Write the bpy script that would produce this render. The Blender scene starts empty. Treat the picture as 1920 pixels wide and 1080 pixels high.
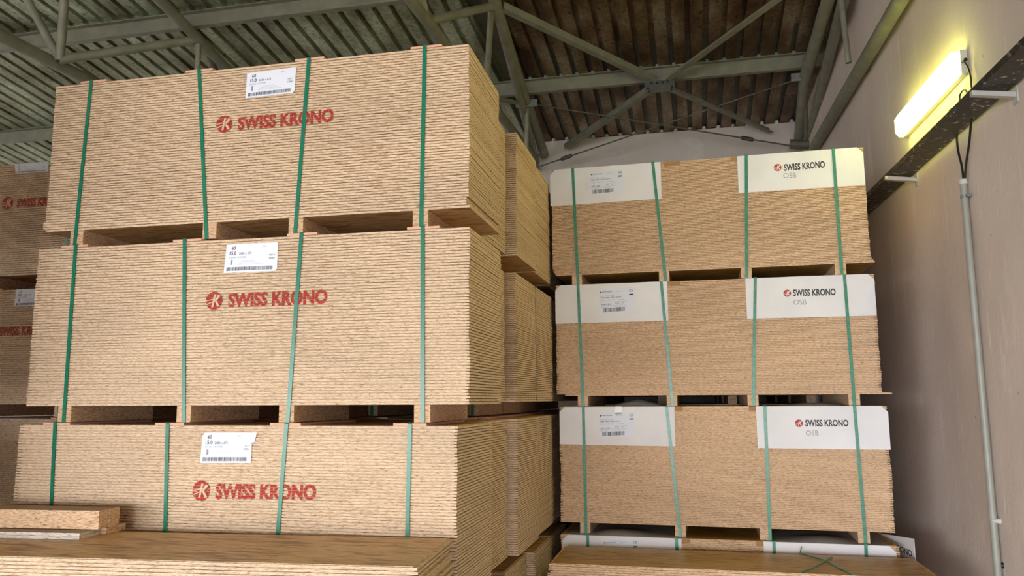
import bpy, math, random
from mathutils import Vector, Matrix

# ------------------------------------------------------------------ camera
FPX, PITCH, ROLL, YAW = 1473.7, 0.1419, -0.0049, -0.2279
CAMZ = 2.1
def _rot():
    cy, sy = math.cos(YAW), math.sin(YAW); cp, sp = math.cos(PITCH), math.sin(PITCH); cr, sr = math.cos(ROLL), math.sin(ROLL)
    Rz = Matrix(((cy,-sy,0),(sy,cy,0),(0,0,1))); B = Matrix(((1,0,0),(0,0,-1),(0,1,0)))
    Rx = Matrix(((1,0,0),(0,cp,sp),(0,-sp,cp))); Rr = Matrix(((cr,-sr,0),(sr,cr,0),(0,0,1)))
    return Rr @ Rx @ B @ Rz
RM = _rot()
sc = bpy.context.scene
COL = sc.collection
cd = bpy.data.cameras.new('camera'); cam = bpy.data.objects.new('camera', cd); COL.objects.link(cam)
cd.sensor_width = 36; cd.lens = FPX / 1920 * 36; cd.clip_start = .05; cd.clip_end = 200
m3 = Matrix((RM[0], -RM[1], -RM[2])).transposed()
cam.matrix_world = Matrix.Translation((0, 0, CAMZ)) @ m3.to_4x4()
sc.camera = cam
# ------------------------------------------------------------------ view, world, daylight
sc.view_settings.view_transform = 'Standard'; sc.view_settings.look = 'None'
sc.view_settings.gamma = 1; sc.view_settings.use_curve_mapping = False
sc.view_settings.exposure = 0.0
W = bpy.data.worlds.new('overcast_sky'); sc.world = W; W.use_nodes = True
bg = W.node_tree.nodes['Background']; bg.inputs[0].default_value = (0.90, 0.95, 1.0, 1); bg.inputs[1].default_value = 20.5
GATE = (-11.0, 1.9, 2.9, -8.0)        # x0, x1, height, Y of the open gate behind the camera
pl = bpy.data.lights.new('gate_portal', 'AREA'); pl.shape = 'RECTANGLE'; pl.size = GATE[1]-GATE[0]; pl.size_y = GATE[2]
pl.cycles.is_portal = True
po = bpy.data.objects.new('gate_portal', pl); COL.objects.link(po)
po.location = ((GATE[0]+GATE[1])/2, GATE[3], GATE[2]/2); po.rotation_euler = (math.radians(90), 0, 0)

# ------------------------------------------------------------------ pixel -> place (calibrated camera)
RT = RM.transposed()
def ray(x, y): return RT @ Vector(((x-960)/FPX, (y-540)/FPX, 1.0))
O = Vector((0, 0, CAMZ))
def atX(x, y, X): d = ray(x, y); return O + d*(X/d.x)
def atY(x, y, Y): d = ray(x, y); return O + d*(Y/d.y)
def atZ(x, y, Z): d = ray(x, y); return O + d*((Z-CAMZ)/d.z)
FLOOR = 0.03
BACK_Y = 11.7; EAVE = 6.12; SLOPE = 0.1218
def roofz(Y, off=0): return EAVE + off + SLOPE*(BACK_Y-Y)
def atRoof(x, y, off=0):
    d = ray(x, y); t = (EAVE+off-CAMZ+SLOPE*BACK_Y)/(d.z+SLOPE*d.y); return O + d*t
def wallx(Y): return 1.64 + 0.045*(BACK_Y-Y)
def atWall(x, y, off=0):          # off = distance in front of the wall
    d = ray(x, y); t = (1.64+0.045*BACK_Y-off)/(d.x+0.045*d.y); return O + d*t

# ------------------------------------------------------------------ materials
def srgb(r, g, b):
    f = lambda c: (c/255/12.92) if c/255 <= .04045 else ((c/255+.055)/1.055)**2.4
    return (f(r), f(g), f(b), 1)
def new_mat(name):
    m = bpy.data.materials.new(name); m.use_nodes = True
    nt = m.node_tree; b = nt.nodes['Principled BSDF']; return m, nt, b
def plain(name, col, rough=.6, metal=0, spec=.5, noise=None):
    m, nt, b = new_mat(name)
    b.inputs['Base Color'].default_value = col; b.inputs['Roughness'].default_value = rough
    b.inputs['Metallic'].default_value = metal; b.inputs['Specular IOR Level'].default_value = spec
    if noise:
        sc_, amt, scale = noise
        g = nt.nodes.new('ShaderNodeNewGeometry'); mp = nt.nodes.new('ShaderNodeMapping'); mp.inputs['Scale'].default_value = scale
        n = nt.nodes.new('ShaderNodeTexNoise'); n.inputs['Scale'].default_value = sc_; n.inputs['Detail'].default_value = 5
        nt.links.new(g.outputs['Position'], mp.inputs[0]); nt.links.new(mp.outputs[0], n.inputs['Vector'])
        r = nt.nodes.new('ShaderNodeValToRGB')
        r.color_ramp.elements[0].position = .32; r.color_ramp.elements[1].position = .68
        d = tuple(c*(1-amt) for c in col[:3])+(1,); l = tuple(min(1, c*(1+amt)) for c in col[:3])+(1,)
        r.color_ramp.elements[0].color = d; r.color_ramp.elements[1].color = l
        nt.links.new(n.outputs['Fac'], r.inputs[0]); nt.links.new(r.outputs[0], b.inputs['Base Color'])
    return m
def mixc(nt, a, b_, fac, mode='MIX'):
    mx = nt.nodes.new('ShaderNodeMix'); mx.data_type = 'RGBA'; mx.blend_type = mode
    for sock, v in ((mx.inputs[6], a), (mx.inputs[7], b_), (mx.inputs[0], fac)):
        if isinstance(v, (tuple, float, int)): sock.default_value = v
        else: nt.links.new(v, sock)
    return mx.outputs[2]
def tex(nt, kind, scale, mscale=(1,1,1), detail=3, rot=(0,0,0), coord='Position', rough=.5, loc=(0,0,0)):
    g = nt.nodes.new('ShaderNodeNewGeometry')
    mp = nt.nodes.new('ShaderNodeMapping'); mp.inputs['Scale'].default_value = mscale; mp.inputs['Rotation'].default_value = rot
    mp.inputs['Location'].default_value = loc
    nt.links.new(g.outputs['Position'], mp.inputs[0])
    if kind == 'noise':
        n = nt.nodes.new('ShaderNodeTexNoise'); n.inputs['Detail'].default_value = detail; n.inputs['Roughness'].default_value = rough
    else:
        n = nt.nodes.new('ShaderNodeTexVoronoi')
    n.inputs['Scale'].default_value = scale
    nt.links.new(mp.outputs[0], n.inputs['Vector']); return n
def ramp(nt, src, stops):
    r = nt.nodes.new('ShaderNodeValToRGB')
    while len(r.color_ramp.elements) < len(stops): r.color_ramp.elements.new(.5)
    for e, (p, c) in zip(r.color_ramp.elements, stops):
        e.position = p; e.color = c if isinstance(c, tuple) else (c, c, c, 1)
    nt.links.new(src, r.inputs[0]); return r.outputs[0]
def osb_edge(name, light, mid, dark, seed=0):
    m, nt, b = new_mat(name)
    n1 = tex(nt, 'noise', 1, (38, 38, 330), 3, loc=(seed, seed*2, seed*3))
    c = ramp(nt, n1.outputs['Fac'], [(.29, dark), (.43, mid), (.57, light), (.8, tuple(min(1, v*1.12) for v in light[:3])+(1,))])
    n2 = tex(nt, 'noise', 1, (90, 90, 260), 2, loc=(seed+5, 1, 2))
    s = ramp(nt, n2.outputs['Fac'], [(.28, .8), (.37, 0.0)])
    c = mixc(nt, c, tuple(v*.55 for v in dark[:3])+(1,), s)
    n3 = tex(nt, 'noise', 1.3, (1, 1, 3), 3, loc=(seed, 4, 2))
    c = mixc(nt, c, ramp(nt, n3.outputs['Fac'], [(.3, .86), (.7, 1.0)]), 1.0, 'MULTIPLY')
    nt.links.new(c, b.inputs['Base Color']); b.inputs['Roughness'].default_value = .85; b.inputs['Specular IOR Level'].default_value = .2
    bp = nt.nodes.new('ShaderNodeBump'); bp.inputs['Strength'].default_value = .5; bp.inputs['Distance'].default_value = .002
    nt.links.new(n1.outputs['Fac'], bp.inputs['Height']); nt.links.new(bp.outputs[0], b.inputs['Normal'])
    return m
def osb_face(name, a, b_, c_, rough=.45):
    m, nt, b = new_mat(name)
    n1 = tex(nt, 'noise', 1, (5, 34, 34), 5)
    c = ramp(nt, n1.outputs['Fac'], [(.34, c_), (.45, b_), (.54, a), (.62, b_), (.7, a)])
    v = tex(nt, 'voronoi', 1, (9, 42, 42), rot=(0, 0, .35))
    c = mixc(nt, c, v.outputs['Color'], .0)
    c = mixc(nt, c, ramp(nt, v.outputs['Distance'], [(.0, .82), (.6, 1.0)]), .8, 'MULTIPLY')
    n2 = tex(nt, 'noise', 1, (14, 70, 70), 3, rot=(0, 0, -.3))
    c = mixc(nt, c, tuple(x*.35 for x in c_[:3])+(1,), ramp(nt, n2.outputs['Fac'], [(.30, .9), (.38, 0.0)]))
    nt.links.new(c, b.inputs['Base Color']); b.inputs['Roughness'].default_value = rough
    return m
M = {}
M['edge_l'] = osb_edge('osb_edge_pale', srgb(234,206,176), srgb(218,186,152), srgb(166,128,96))
M['edge_r'] = osb_edge('osb_edge_brown', srgb(244,210,174), srgb(226,186,148), srgb(170,126,90), 7)
M['face_l'] = osb_face('osb_face_pale', srgb(222,184,130), srgb(192,150,98), srgb(142,100,58))
M['face_r'] = osb_face('osb_face_brown', srgb(206,166,94), srgb(178,138,70), srgb(134,96,46), .35)
M['chip'] = osb_edge('chipboard_edge', srgb(226,190,156), srgb(204,164,126), srgb(128,88,60), 3)
M['slat'] = plain('pink_hardboard', srgb(226,176,146), .8, noise=(30, .12, (1, 1, 8)))
M['slat_b'] = plain('brown_hardboard', srgb(178,132,86), .8, noise=(30, .15, (1, 1, 8)))
M['strap'] = plain('green_plastic_strap', srgb(26,118,90), .28, noise=(60, .18, (1, 1, 1)))
M['strap_r'] = plain('pale_green_plastic_strap', srgb(72,142,116), .3, noise=(40, .2, (1, 1, 1)))
M['card'] = plain('white_cardboard', srgb(240,236,238), .6, noise=(3, .05, (1, 1, 1)))
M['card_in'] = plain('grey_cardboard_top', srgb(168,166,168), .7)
M['paper'] = plain('white_paper', srgb(236,238,250), .55)
M['ink'] = plain('black_ink', srgb(50,50,56), .6)
M['ink_grey'] = plain('grey_ink', srgb(150,152,166), .6)
M['ink_card'] = plain('charcoal_print', srgb(62,60,66), .6)
M['logo_red'] = plain('red_print', srgb(184,46,36), .6)
M['white_print'] = plain('white_print', srgb(236,232,232), .6)
def red_paint(z0, t):
    """paint sits only on the board edges, so it stops at every joint and is worn through in specks"""
    m, nt, b = new_mat('red_spray_print')
    n = tex(nt, 'noise', 1, (120, 120, 300), 3)
    c = ramp(nt, n.outputs['Fac'], [(.36, srgb(150,44,34)), (.6, srgb(192,46,36))])
    nt.links.new(c, b.inputs['Base Color']); b.inputs['Roughness'].default_value = .85
    g = nt.nodes.new('ShaderNodeNewGeometry'); sx = nt.nodes.new('ShaderNodeSeparateXYZ'); nt.links.new(g.outputs['Position'], sx.inputs[0])
    def mth(op, a, v):
        q = nt.nodes.new('ShaderNodeMath'); q.operation = op; nt.links.new(a, q.inputs[0]); q.inputs[1].default_value = v; return q.outputs[0]
    fr = mth('FRACT', mth('DIVIDE', mth('SUBTRACT', sx.outputs[2], z0), t), 0)
    joint = mth('GREATER_THAN', fr, .80)
    n2 = tex(nt, 'noise', 1, (70, 70, 320), 2, loc=(3, 1, 8)); worn = mth('LESS_THAN', n2.outputs['Fac'], .37)
    mx = nt.nodes.new('ShaderNodeMath'); mx.operation = 'MAXIMUM'; nt.links.new(joint, mx.inputs[0]); nt.links.new(worn, mx.inputs[1])
    tr_ = nt.nodes.new('ShaderNodeBsdfTransparent'); ms = nt.nodes.new('ShaderNodeMixShader')
    nt.links.new(mx.outputs[0], ms.inputs[0]); nt.links.new(b.outputs[0], ms.inputs[1]); nt.links.new(tr_.outputs[0], ms.inputs[2])
    nt.links.new(ms.outputs[0], nt.nodes['Material Output'].inputs[0])
    return m
M['lacquer'] = plain('tape', srgb(190,186,170), .2)
def roof_mat(name, base, rust, stain):
    m, nt, b = new_mat(name)
    n = tex(nt, 'noise', 1, (2.0, .9, 2.0), 6, rough=.6)
    c = ramp(nt, n.outputs['Fac'], [(.36, rust), (.50, base), (.66, stain)])
    n2 = tex(nt, 'noise', 1, (22, 22, 22), 5)
    c = mixc(nt, c, ramp(nt, n2.outputs['Fac'], [(.35, .62), (.6, 1.0)]), 1.0, 'MULTIPLY')
    nt.links.new(c, b.inputs['Base Color']); b.inputs['Metallic'].default_value = .6
    rr = ramp(nt, n2.outputs['Fac'], [(.3, .26), (.7, .5)]); nt.links.new(rr, b.inputs['Roughness'])
    return m
M['roof_g'] = roof_mat('daylit_galvanised_roof_sheet', srgb(176,180,150), srgb(136,130,98), srgb(216,226,198))  # corroded zinc, its paler tone also painting in daylight on the left roof
M['roof_b'] = roof_mat('dim_rusty_brown_roof_sheet', srgb(136,110,82), srgb(90,64,42), srgb(186,170,150))  # rust, its darker tone also painting in the weaker daylight on the right
M['steel'] = plain('grey_painted_steel', srgb(138,136,120), .5, .1, noise=(7, .14, (1, 1, 1)))
M['steel_d'] = plain('dark_painted_steel', srgb(100,98,86), .5, .15, noise=(8, .2, (1, 1, 1)))
M['galv'] = plain('galvanised_plate', srgb(140,146,146), .4, .4, noise=(20, .12, (1, 1, 1)))
M['bolt'] = plain('bolt_steel', srgb(60,58,54), .4, .6)
M['dark'] = plain('blackened_rail', srgb(74,66,58), .55, .2)
def rail_mat():
    m, nt, b = new_mat('blackened_flaking_rail')
    n = tex(nt, 'noise', 1, (26, 26, 26), 3)
    c = ramp(nt, n.outputs['Fac'], [(.3, srgb(40,36,32)), (.58, srgb(64,58,50)), (.64, srgb(84,76,66)), (.67, srgb(206,200,190))])
    nt.links.new(c, b.inputs['Base Color']); b.inputs['Roughness'].default_value = .45; b.inputs['Metallic'].default_value = .2
    return m
M['rail'] = rail_mat()
M['cable'] = plain('black_cable', srgb(26,26,26), .4)
M['conduit'] = plain('grey_pvc_conduit', srgb(164,164,154), .4, noise=(9, .08, (1, 1, 1)))
M['housing'] = plain('white_plastic_housing', srgb(214,214,206), .4)
M['bracket'] = plain('white_painted_bracket', srgb(196,194,190), .5)
M['mortar'] = plain('white_mortar', srgb(214,208,204), .9)
M['concrete'] = plain('concrete_floor', srgb(160,154,146), .9, noise=(3, .12, (1, 1, 1)))
def lamp_mat():
    m, nt, b = new_mat('glowing_diffuser')
    b.inputs['Base Color'].default_value = (1, 1, .9, 1)
    b.inputs['Emission Color'].default_value = (.95, 1.0, .20, 1); b.inputs['Emission Strength'].default_value = 21
    return m
M['diff'] = lamp_mat()
def wall_mat(name, base, d1, d2):
    m, nt, b = new_mat(name)
    n = tex(nt, 'noise', 1, (.9, .9, .5), 5)
    c = ramp(nt, n.outputs['Fac'], [(.32, d1), (.5, base), (.70, d2)])
    n2 = tex(nt, 'noise', 1, (3, 5, 1.2), 6, rot=(.5, 0, 0), rough=.7)
    c = mixc(nt, c, tuple(min(1, x*1.35) for x in base[:3])+(1,), ramp(nt, n2.outputs['Fac'], [(.56, 0.0), (.70, .45)]))
    n4 = tex(nt, 'noise', 1, (1, 11, .9), 4, rot=(.28, 0, 0), rough=.65, loc=(0, 2, 5))
    c = mixc(nt, c, tuple(min(1, x*1.5) for x in base[:3])+(1,), ramp(nt, n4.outputs['Fac'], [(.60, 0.0), (.70, .4)]))
    n3 = tex(nt, 'noise', 1, (30, 30, 18), 3)
    c = mixc(nt, c, tuple(x*.5 for x in base[:3])+(1,), ramp(nt, n3.outputs['Fac'], [(.24, .9), (.28, 0.0)]))
    nt.links.new(c, b.inputs['Base Color']); b.inputs['Roughness'].default_value = .75
    bp = nt.nodes.new('ShaderNodeBump'); bp.inputs['Strength'].default_value = .25; bp.inputs['Distance'].default_value = .01
    nt.links.new(n3.outputs['Fac'], bp.inputs['Height']); nt.links.new(bp.outputs[0], b.inputs['Normal'])
    return m
M['wall_r'] = wall_mat('mauve_grey_plaster', srgb(226,210,199), srgb(212,196,185), srgb(234,220,210))
M['wall_b'] = wall_mat('pale_plaster', srgb(214,204,198), srgb(198,188,182), srgb(222,214,208))

# ------------------------------------------------------------------ mesh builder
class MB:
    def __init__(s): s.v = []; s.f = []; s.mi = []; s.sm = []
    def add(s, vs, fs, mi=0, smooth=False):
        o = len(s.v); s.v += [tuple(v) for v in vs]
        for f in fs: s.f.append([o+i for i in f]); s.mi.append(mi); s.sm.append(smooth)
    def box(s, a, b, mi=0):
        x0,y0,z0 = a; x1,y1,z1 = b
        s.add([(x0,y0,z0),(x1,y0,z0),(x1,y1,z0),(x0,y1,z0),(x0,y0,z1),(x1,y0,z1),(x1,y1,z1),(x0,y1,z1)],
              [(0,3,2,1),(4,5,6,7),(0,1,5,4),(1,2,6,5),(2,3,7,6),(3,0,4,7)], mi)
    def prism(s, poly, axis_fn, d0, d1, mi=0):
        n = len(poly); a = [axis_fn(p, d0) for p in poly]; b = [axis_fn(p, d1) for p in poly]
        s.add(a+b, [list(range(n))[::-1], list(range(n, 2*n))]+[(i, (i+1) % n, n+(i+1) % n, n+i) for i in range(n)], mi)
    def tube(s, pts, r, n=14, mi=0, cap=True):
        pts = [Vector(p) for p in pts]; rings = []; prev = None
        for i, p in enumerate(pts):
            t = (pts[min(i+1, len(pts)-1)]-pts[max(i-1, 0)]).normalized()
            if prev is None:
                u = t.orthogonal().normalized()
            else:
                u = (prev - t*prev.dot(t)).normalized()
            prev = u; w = t.cross(u)
            rr = r[i] if isinstance(r, (list, tuple)) else r
            rings.append([p+(u*math.cos(2*math.pi*k/n)+w*math.sin(2*math.pi*k/n))*rr for k in range(n)])
        vs = [q for g in rings for q in g]; fs = []
        for i in range(len(rings)-1):
            for k in range(n):
                a = i*n+k; b = i*n+(k+1) % n; fs.append((a, b, b+n, a+n))
        s.add(vs, fs, mi, True)
        if cap:
            s.add(rings[0], [list(range(n))[::-1]], mi); s.add(rings[-1], [list(range(n))], mi)
    def bar(s, p, q, prof, up=Vector((0,0,1)), mi=0):     # prof: 2D polygon (side, up)
        p = Vector(p); q = Vector(q); t = (q-p).normalized(); sd = t.cross(up).normalized(); u = sd.cross(t)
        n = len(prof); a = [p+sd*x+u*y for x, y in prof]; b = [q+sd*x+u*y for x, y in prof]
        s.add(a+b, [list(range(n)), list(range(n, 2*n))[::-1]]+[(i, n+i, n+(i+1) % n, (i+1) % n) for i in range(n)], mi)
    def build(s, name, mats, parent=None, loc=None, smooth=None):
        me = bpy.data.meshes.new(name); me.from_pydata(s.v, [], s.f)
        if not isinstance(mats, (list, tuple)): mats = [mats]
        for m in mats: me.materials.append(m)
        for p, i, sm in zip(me.polygons, s.mi, s.sm): p.material_index = i; p.use_smooth = sm
        me.update()
        o = bpy.data.objects.new(name, me); COL.objects.link(o)
        if parent: o.parent = parent
        if loc: o.location = loc
        return o
def tag(o, label, cat, group=None, kind=None):
    o['label'] = label; o['category'] = cat
    if group: o['group'] = group
    if kind: o['kind'] = kind
    return o
def struct(o): o['kind'] = 'structure'; return o
def empty(name, loc, rz, label, cat, group=None):
    o = bpy.data.objects.new(name, None); COL.objects.link(o); o.location = loc; o.rotation_euler = (0, 0, rz)
    o.empty_display_size = .1
    return tag(o, label, cat, group)
_tc = {}
def text_geo(txt, size, bold=0.0, xs=1.0, align='LEFT'):
    key = (txt, bold)
    if key not in _tc:
        cu = bpy.data.curves.new('t', 'FONT'); cu.body = txt; cu.size = 1; cu.offset = bold; cu.resolution_u = 3; cu.fill_mode = 'FRONT'
        ob = bpy.data.objects.new('t', cu); COL.objects.link(ob)
        dg = bpy.context.evaluated_depsgraph_get(); dg.update()
        me = bpy.data.meshes.new_from_object(ob.evaluated_get(dg))
        vs = [v.co.copy() for v in me.vertices]; fs = [tuple(p.vertices) for p in me.polygons]
        bpy.data.objects.remove(ob); bpy.data.curves.remove(cu); bpy.data.meshes.remove(me)
        _tc[key] = (vs, fs)
    vs, fs = _tc[key]
    x0 = min(v.x for v in vs); x1 = max(v.x for v in vs)
    o = {'LEFT': x0, 'CENTER': (x0+x1)/2}[align]
    return [((v.x-o)*size*xs, v.y*size) for v in vs], fs, (x1-x0)*size*xs
def put_text(mb, txt, fn, u, v, size, mi, bold=0.0, xs=1.0, width=None, d=0.0):
    g, fs, w = text_geo(txt, size, bold, xs)
    k = width/w if width else 1
    # skip faces facing wrong; fn maps (u,v,d)
    mb.add([fn(u+a*k, v+b, d) for a, b in g], fs, mi)
def rect(mb, fn, u0, v0, u1, v1, mi, d=0.0):
    mb.add([fn(u0, v0, d), fn(u1, v0, d), fn(u1, v1, d), fn(u0, v1, d)], [(0, 1, 2, 3)], mi)
def disc(mb, fn, u, v, r, mi, d=0.0, n=28):
    mb.add([fn(u+r*math.cos(2*math.pi*k/n), v+r*math.sin(2*math.pi*k/n), d) for k in range(n)], [list(range(n))], mi)
def k_mark(mb, fn, u, v, r, mi, d):
    def q(pts): mb.add([fn(u+a*r, v+b*r, d) for a, b in pts], [list(range(len(pts)))], mi)
    q([(-.30,-.70),(-.06,-.70),(.24,.70),(.0,.70)])                     # slanted stem
    q([(.04,.02),(.50,.66),(.78,.50),(.30,-.04)])                       # upper arm
    q([(.04,.04),(.28,.04),(.72,-.56),(.44,-.70)])                      # lower arm
    q([(-.96,.06),(-.12,.20),(-.12,.11),(-.97,-.05)])                   # thin bars on the left
    q([(-.90,-.34),(-.22,-.10),(-.24,-.19),(-.84,-.46)])

# ------------------------------------------------------------------ label sheets
def label_left(name, mb_fn, w, h, parent, count='60', thick='15.0', torn=False, d0=.004, visible=1.0):
    """paper sheet; mb_fn(u, v, d) -> local point; u in 0..w, v in 0..h"""
    mb = MB(); P = [(0, 0), (w, 0), (w, h*.66), (w*1.05, h*.68), (w*1.09, h), (0.05*w, h*1.0), (0, h*.9)] if torn else [(0, 0), (w*.96, 0), (w, h*.08), (w, h), (0, h)]
    mb.add([mb_fn(a, b, d0) for a, b in P]+[mb_fn(a, b, d0-.0015) for a, b in P],
           [list(range(len(P))), list(range(len(P), 2*len(P)))[::-1]]+[(i, i+len(P), (i+1) % len(P)+len(P), (i+1) % len(P)) for i in range(len(P))], 0)
    d = d0+.0008
    T = lambda t, u, v, s, mi=1, b=.0, xs=1.0: put_text(mb, t, mb_fn, u*w, v*h, s*h, mi, b, xs, d=d)
    T(count, .11, .80, .17, 1, .02); T(thick, .08, .62, .17, 1, .02); T('2500 x 675', .26, .62, .11, 1, .008)
    T('223/464  10107308', .07, .50, .085, 2); T('OSB 3', .70, .86, .07, 2)
    T('T&G 4', .84, .54, .085, 1); T('CE/EN', .84, .43, .08, 1, .01)
    rect(mb, mb_fn, .11*w, .27*h, .15*w, .45*h, 2, d)
    for k in range(4): rect(mb, mb_fn, (.25+.02*k)*w, (.27+.045*k)*h, (.72-.05*k)*w, (.276+.045*k)*h, 2, d)
    rnd = random.Random(5); u = .05
    while u < .92:
        bw = rnd.choice((.004, .007, .011)); rect(mb, mb_fn, u*w, .06*h, (u+bw)*w, .19*h, 1, d); u += bw+rnd.choice((.004, .006, .010))
    o = mb.build(name, [M['paper'], M['ink'], M['ink_grey']], parent); o['label'] = 'white paper label with barcode'
    return o
def label_right(mb_fn, w, h, parent):
    mb = MB(); d0 = .002
    P = [(0, 0), (w, 0), (w, h), (0, h)]
    mb.add([mb_fn(a, b, d0) for a, b in P]+[mb_fn(a, b, d0-.001) for a, b in P], [(0,1,2,3),(7,6,5,4)]+[(i, i+4, (i+1) % 4+4, (i+1) % 4) for i in range(4)], 0)
    d = d0+.0006
    T = lambda t, u, v, s, mi=1, b=.0, xs=1.0: put_text(mb, t, mb_fn, u*w, v*h, s*h, mi, b, xs, d=d)
    disc(mb, mb_fn, .06*w, .88*h, .022*w, 1, d, 12); T('SWISS KRONO', .10, .865, .06, 1, .01); T('SK Sp. z o.o.', .50, .87, .05, 2)
    T('CE', .86, .84, .12, 1, .01); rect(mb, mb_fn, .86*w, .70*h, .97*w, .75*h, 1, d)
    T('EN 300  OSB/3  EN 13986', .04, .70, .05, 2); T('OSB/3  2500 x 1250 x 12,0 mm', .05, .63, .062, 1, .012)
    T('12,0 mm', .06, .53, .05, 2); T('2500 x 1250', .25, .53, .05, 2); T('E1  contact', .55, .53, .05, 2)
    T('2500 x 1250', .06, .36, .07, 1, .012); T('3,125', .46, .38, .07, 1); T('73', .64, .38, .07, 1)
    rect(mb, mb_fn, .05*w, .325*h, .78*w, .331*h, 2, d); rect(mb, mb_fn, .45*w, .46*h, .8*w, .466*h, 2, d)
    T('Made in Poland', .06, .27, .045, 2); T('No 0012457', .46, .27, .045, 2)
    rnd = random.Random(9); u = .10
    while u < .70:
        bw = rnd.choice((.007, .011, .018)); rect(mb, mb_fn, u*w, .08*h, (u+bw)*w, .24*h, 1, d); u += bw+rnd.choice((.007, .012, .016))
    o = mb.build('label_sheet', [M['paper'], M['ink'], M['ink_grey']], parent); o['label'] = 'white paper label with barcode'
    return o

# ------------------------------------------------------------------ boards and packs
_bd = {}
def board_mesh(Wd, D, t, kind):
    key = (Wd, D, round(t, 5), kind)
    if key in _bd: return _bd[key]
    g = .0003; gr = (.20 if kind == 'l' else .27)*t; ex, ey = .018, .010      # rebated tongue edge: a dark joint line between boards
    mb = MB(); z0, z1 = g, t-g
    def ring(a, b, z): return [(-Wd+a, b, z), (-a, b, z), (-a, D-b, z), (-Wd+a, D-b, z)]
    rs = [ring(.0012, .0012, z0), ring(0, 0, z0+.0012), ring(0, 0, z1-gr), ring(ex, ey, z1-gr), ring(ex, ey, z1)]
    vs = [p for r in rs for p in r]
    fs = []; mi = []
    for k in range(4):
        for i in range(4):
            a = k*4+i; b = k*4+(i+1) % 4; fs.append((a, b, b+4, a+4)); mi.append(0)
    fs += [(3, 2, 1, 0), (16, 17, 18, 19)]; mi += [1, 1]
    for f, m_ in zip(fs, mi): mb.f.append(f); mb.mi.append(m_); mb.sm.append(False)
    mb.v = vs
    me = bpy.data.meshes.new('osb_board'); me.from_pydata(mb.v, [], mb.f)
    me.materials.append(M['edge_'+kind]); me.materials.append(M['face_'+kind])
    for p, i in zip(me.polygons, mb.mi): p.material_index = i
    _bd[key] = me; return me
def add_boards(parent, n, t, Wd, D, z0, kind, rnd, jx=.003, jy=.0015, dx=None):
    me = board_mesh(Wd, D, t, kind)
    wob = 0
    for k in range(n):
        o = bpy.data.objects.new('osb_board', me); COL.objects.link(o); o.parent = parent
        wob = wob*.8+rnd.uniform(-1, 1)*jx
        x = wob*.7+rnd.uniform(-1, 1)*jx*.5+(dx(k, n) if dx else 0)
        o.location = (x, rnd.uniform(-1, 1)*jy, z0+k*t)
def strap_loop(parent, ut, ub, ztop, D, w, mat, z0=0.0, e=.004):
    mb = MB(); t = .0016
    # path of the ribbon in the (y, z) plane with x changing on the front and back
    path = [(ub, -e, z0-.0002), (ub, -e, z0+.004), ((ut+ub)/2, -e, (z0+ztop)/2), (ut, -e, ztop-.004), (ut, -e+.002, ztop+e*.5), (ut, D*.5, ztop+e*.6), (ut, D+e, ztop+e*.5),
            ((ut+ub)/2, D+e, (z0+ztop)/2), (ub, D+e, z0)]
    nrm = [(0,-1,0),(0,-1,0),(0,-1,0),(0,-1,0),(0,-.7,.7),(0,0,1),(0,.7,.7),(0,1,0),(0,1,0)]
    vs = []
    for (x, y, z), n in zip(path, nrm):
        n = Vector(n); p = Vector((x, y, z)); s = Vector((w/2, 0, 0))
        vs += [p-s, p+s, p+s+n*t, p-s+n*t]
    fs = []
    for i in range(len(path)-1):
        a = i*4
        for k in range(4): fs.append((a+k, a+(k+1) % 4, a+4+(k+1) % 4, a+4+k))
    fs += [(3, 2, 1, 0), tuple(len(path)*4-4+k for k in range(4))]
    mb.add(vs, fs, 0)
    return mb.build('strap', mat, parent)
_bear = {}
def bearer(parent, u, w, h, D, mat, y0=0.0, layers=1):
    mb = MB(); lh = h/layers
    for i in range(layers):
        mb.box((u-w/2, y0, i*lh+.0006), (u+w/2, y0+D, (i+1)*lh-.0006))
    return mb.build('bearer', mat, parent)
class Face:      # local frame of a pack's front face: pixel -> (u, v)
    def __init__(s, x, y, z, a): s.x, s.y, s.z, s.a = x, y, z, a
    def uv(s, px, py):
        c, sn = math.cos(s.a), math.sin(s.a); nrm = Vector((sn, -c, 0)); p0 = Vector((s.x, s.y, s.z)); d = ray(px, py)
        t = (p0-O).dot(nrm)/d.dot(nrm); P = O+d*t-p0
        return P.x*c+P.y*sn, P.z
    def quad(s, pts): return [s.uv(*p) for p in pts]
def quad_fn(q, D0=0.0):   # q = BL, BR, TR, TL in (u, v); returns fn(u in 0..w, v in 0..h)
    bl, br, tr, tl = [Vector((a, 0, b)) for a, b in q]
    w = (br-bl).length; h = (tl-bl).length
    def fn(u, v, d):
        s, t = u/w, v/h
        P = bl*(1-s)*(1-t)+br*s*(1-t)+tr*s*t+tl*(1-s)*t
        return (P.x, -D0-d, P.z)
    return fn, w, h
HB = .094; SL = .013; TL_ = .8706/60
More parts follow.
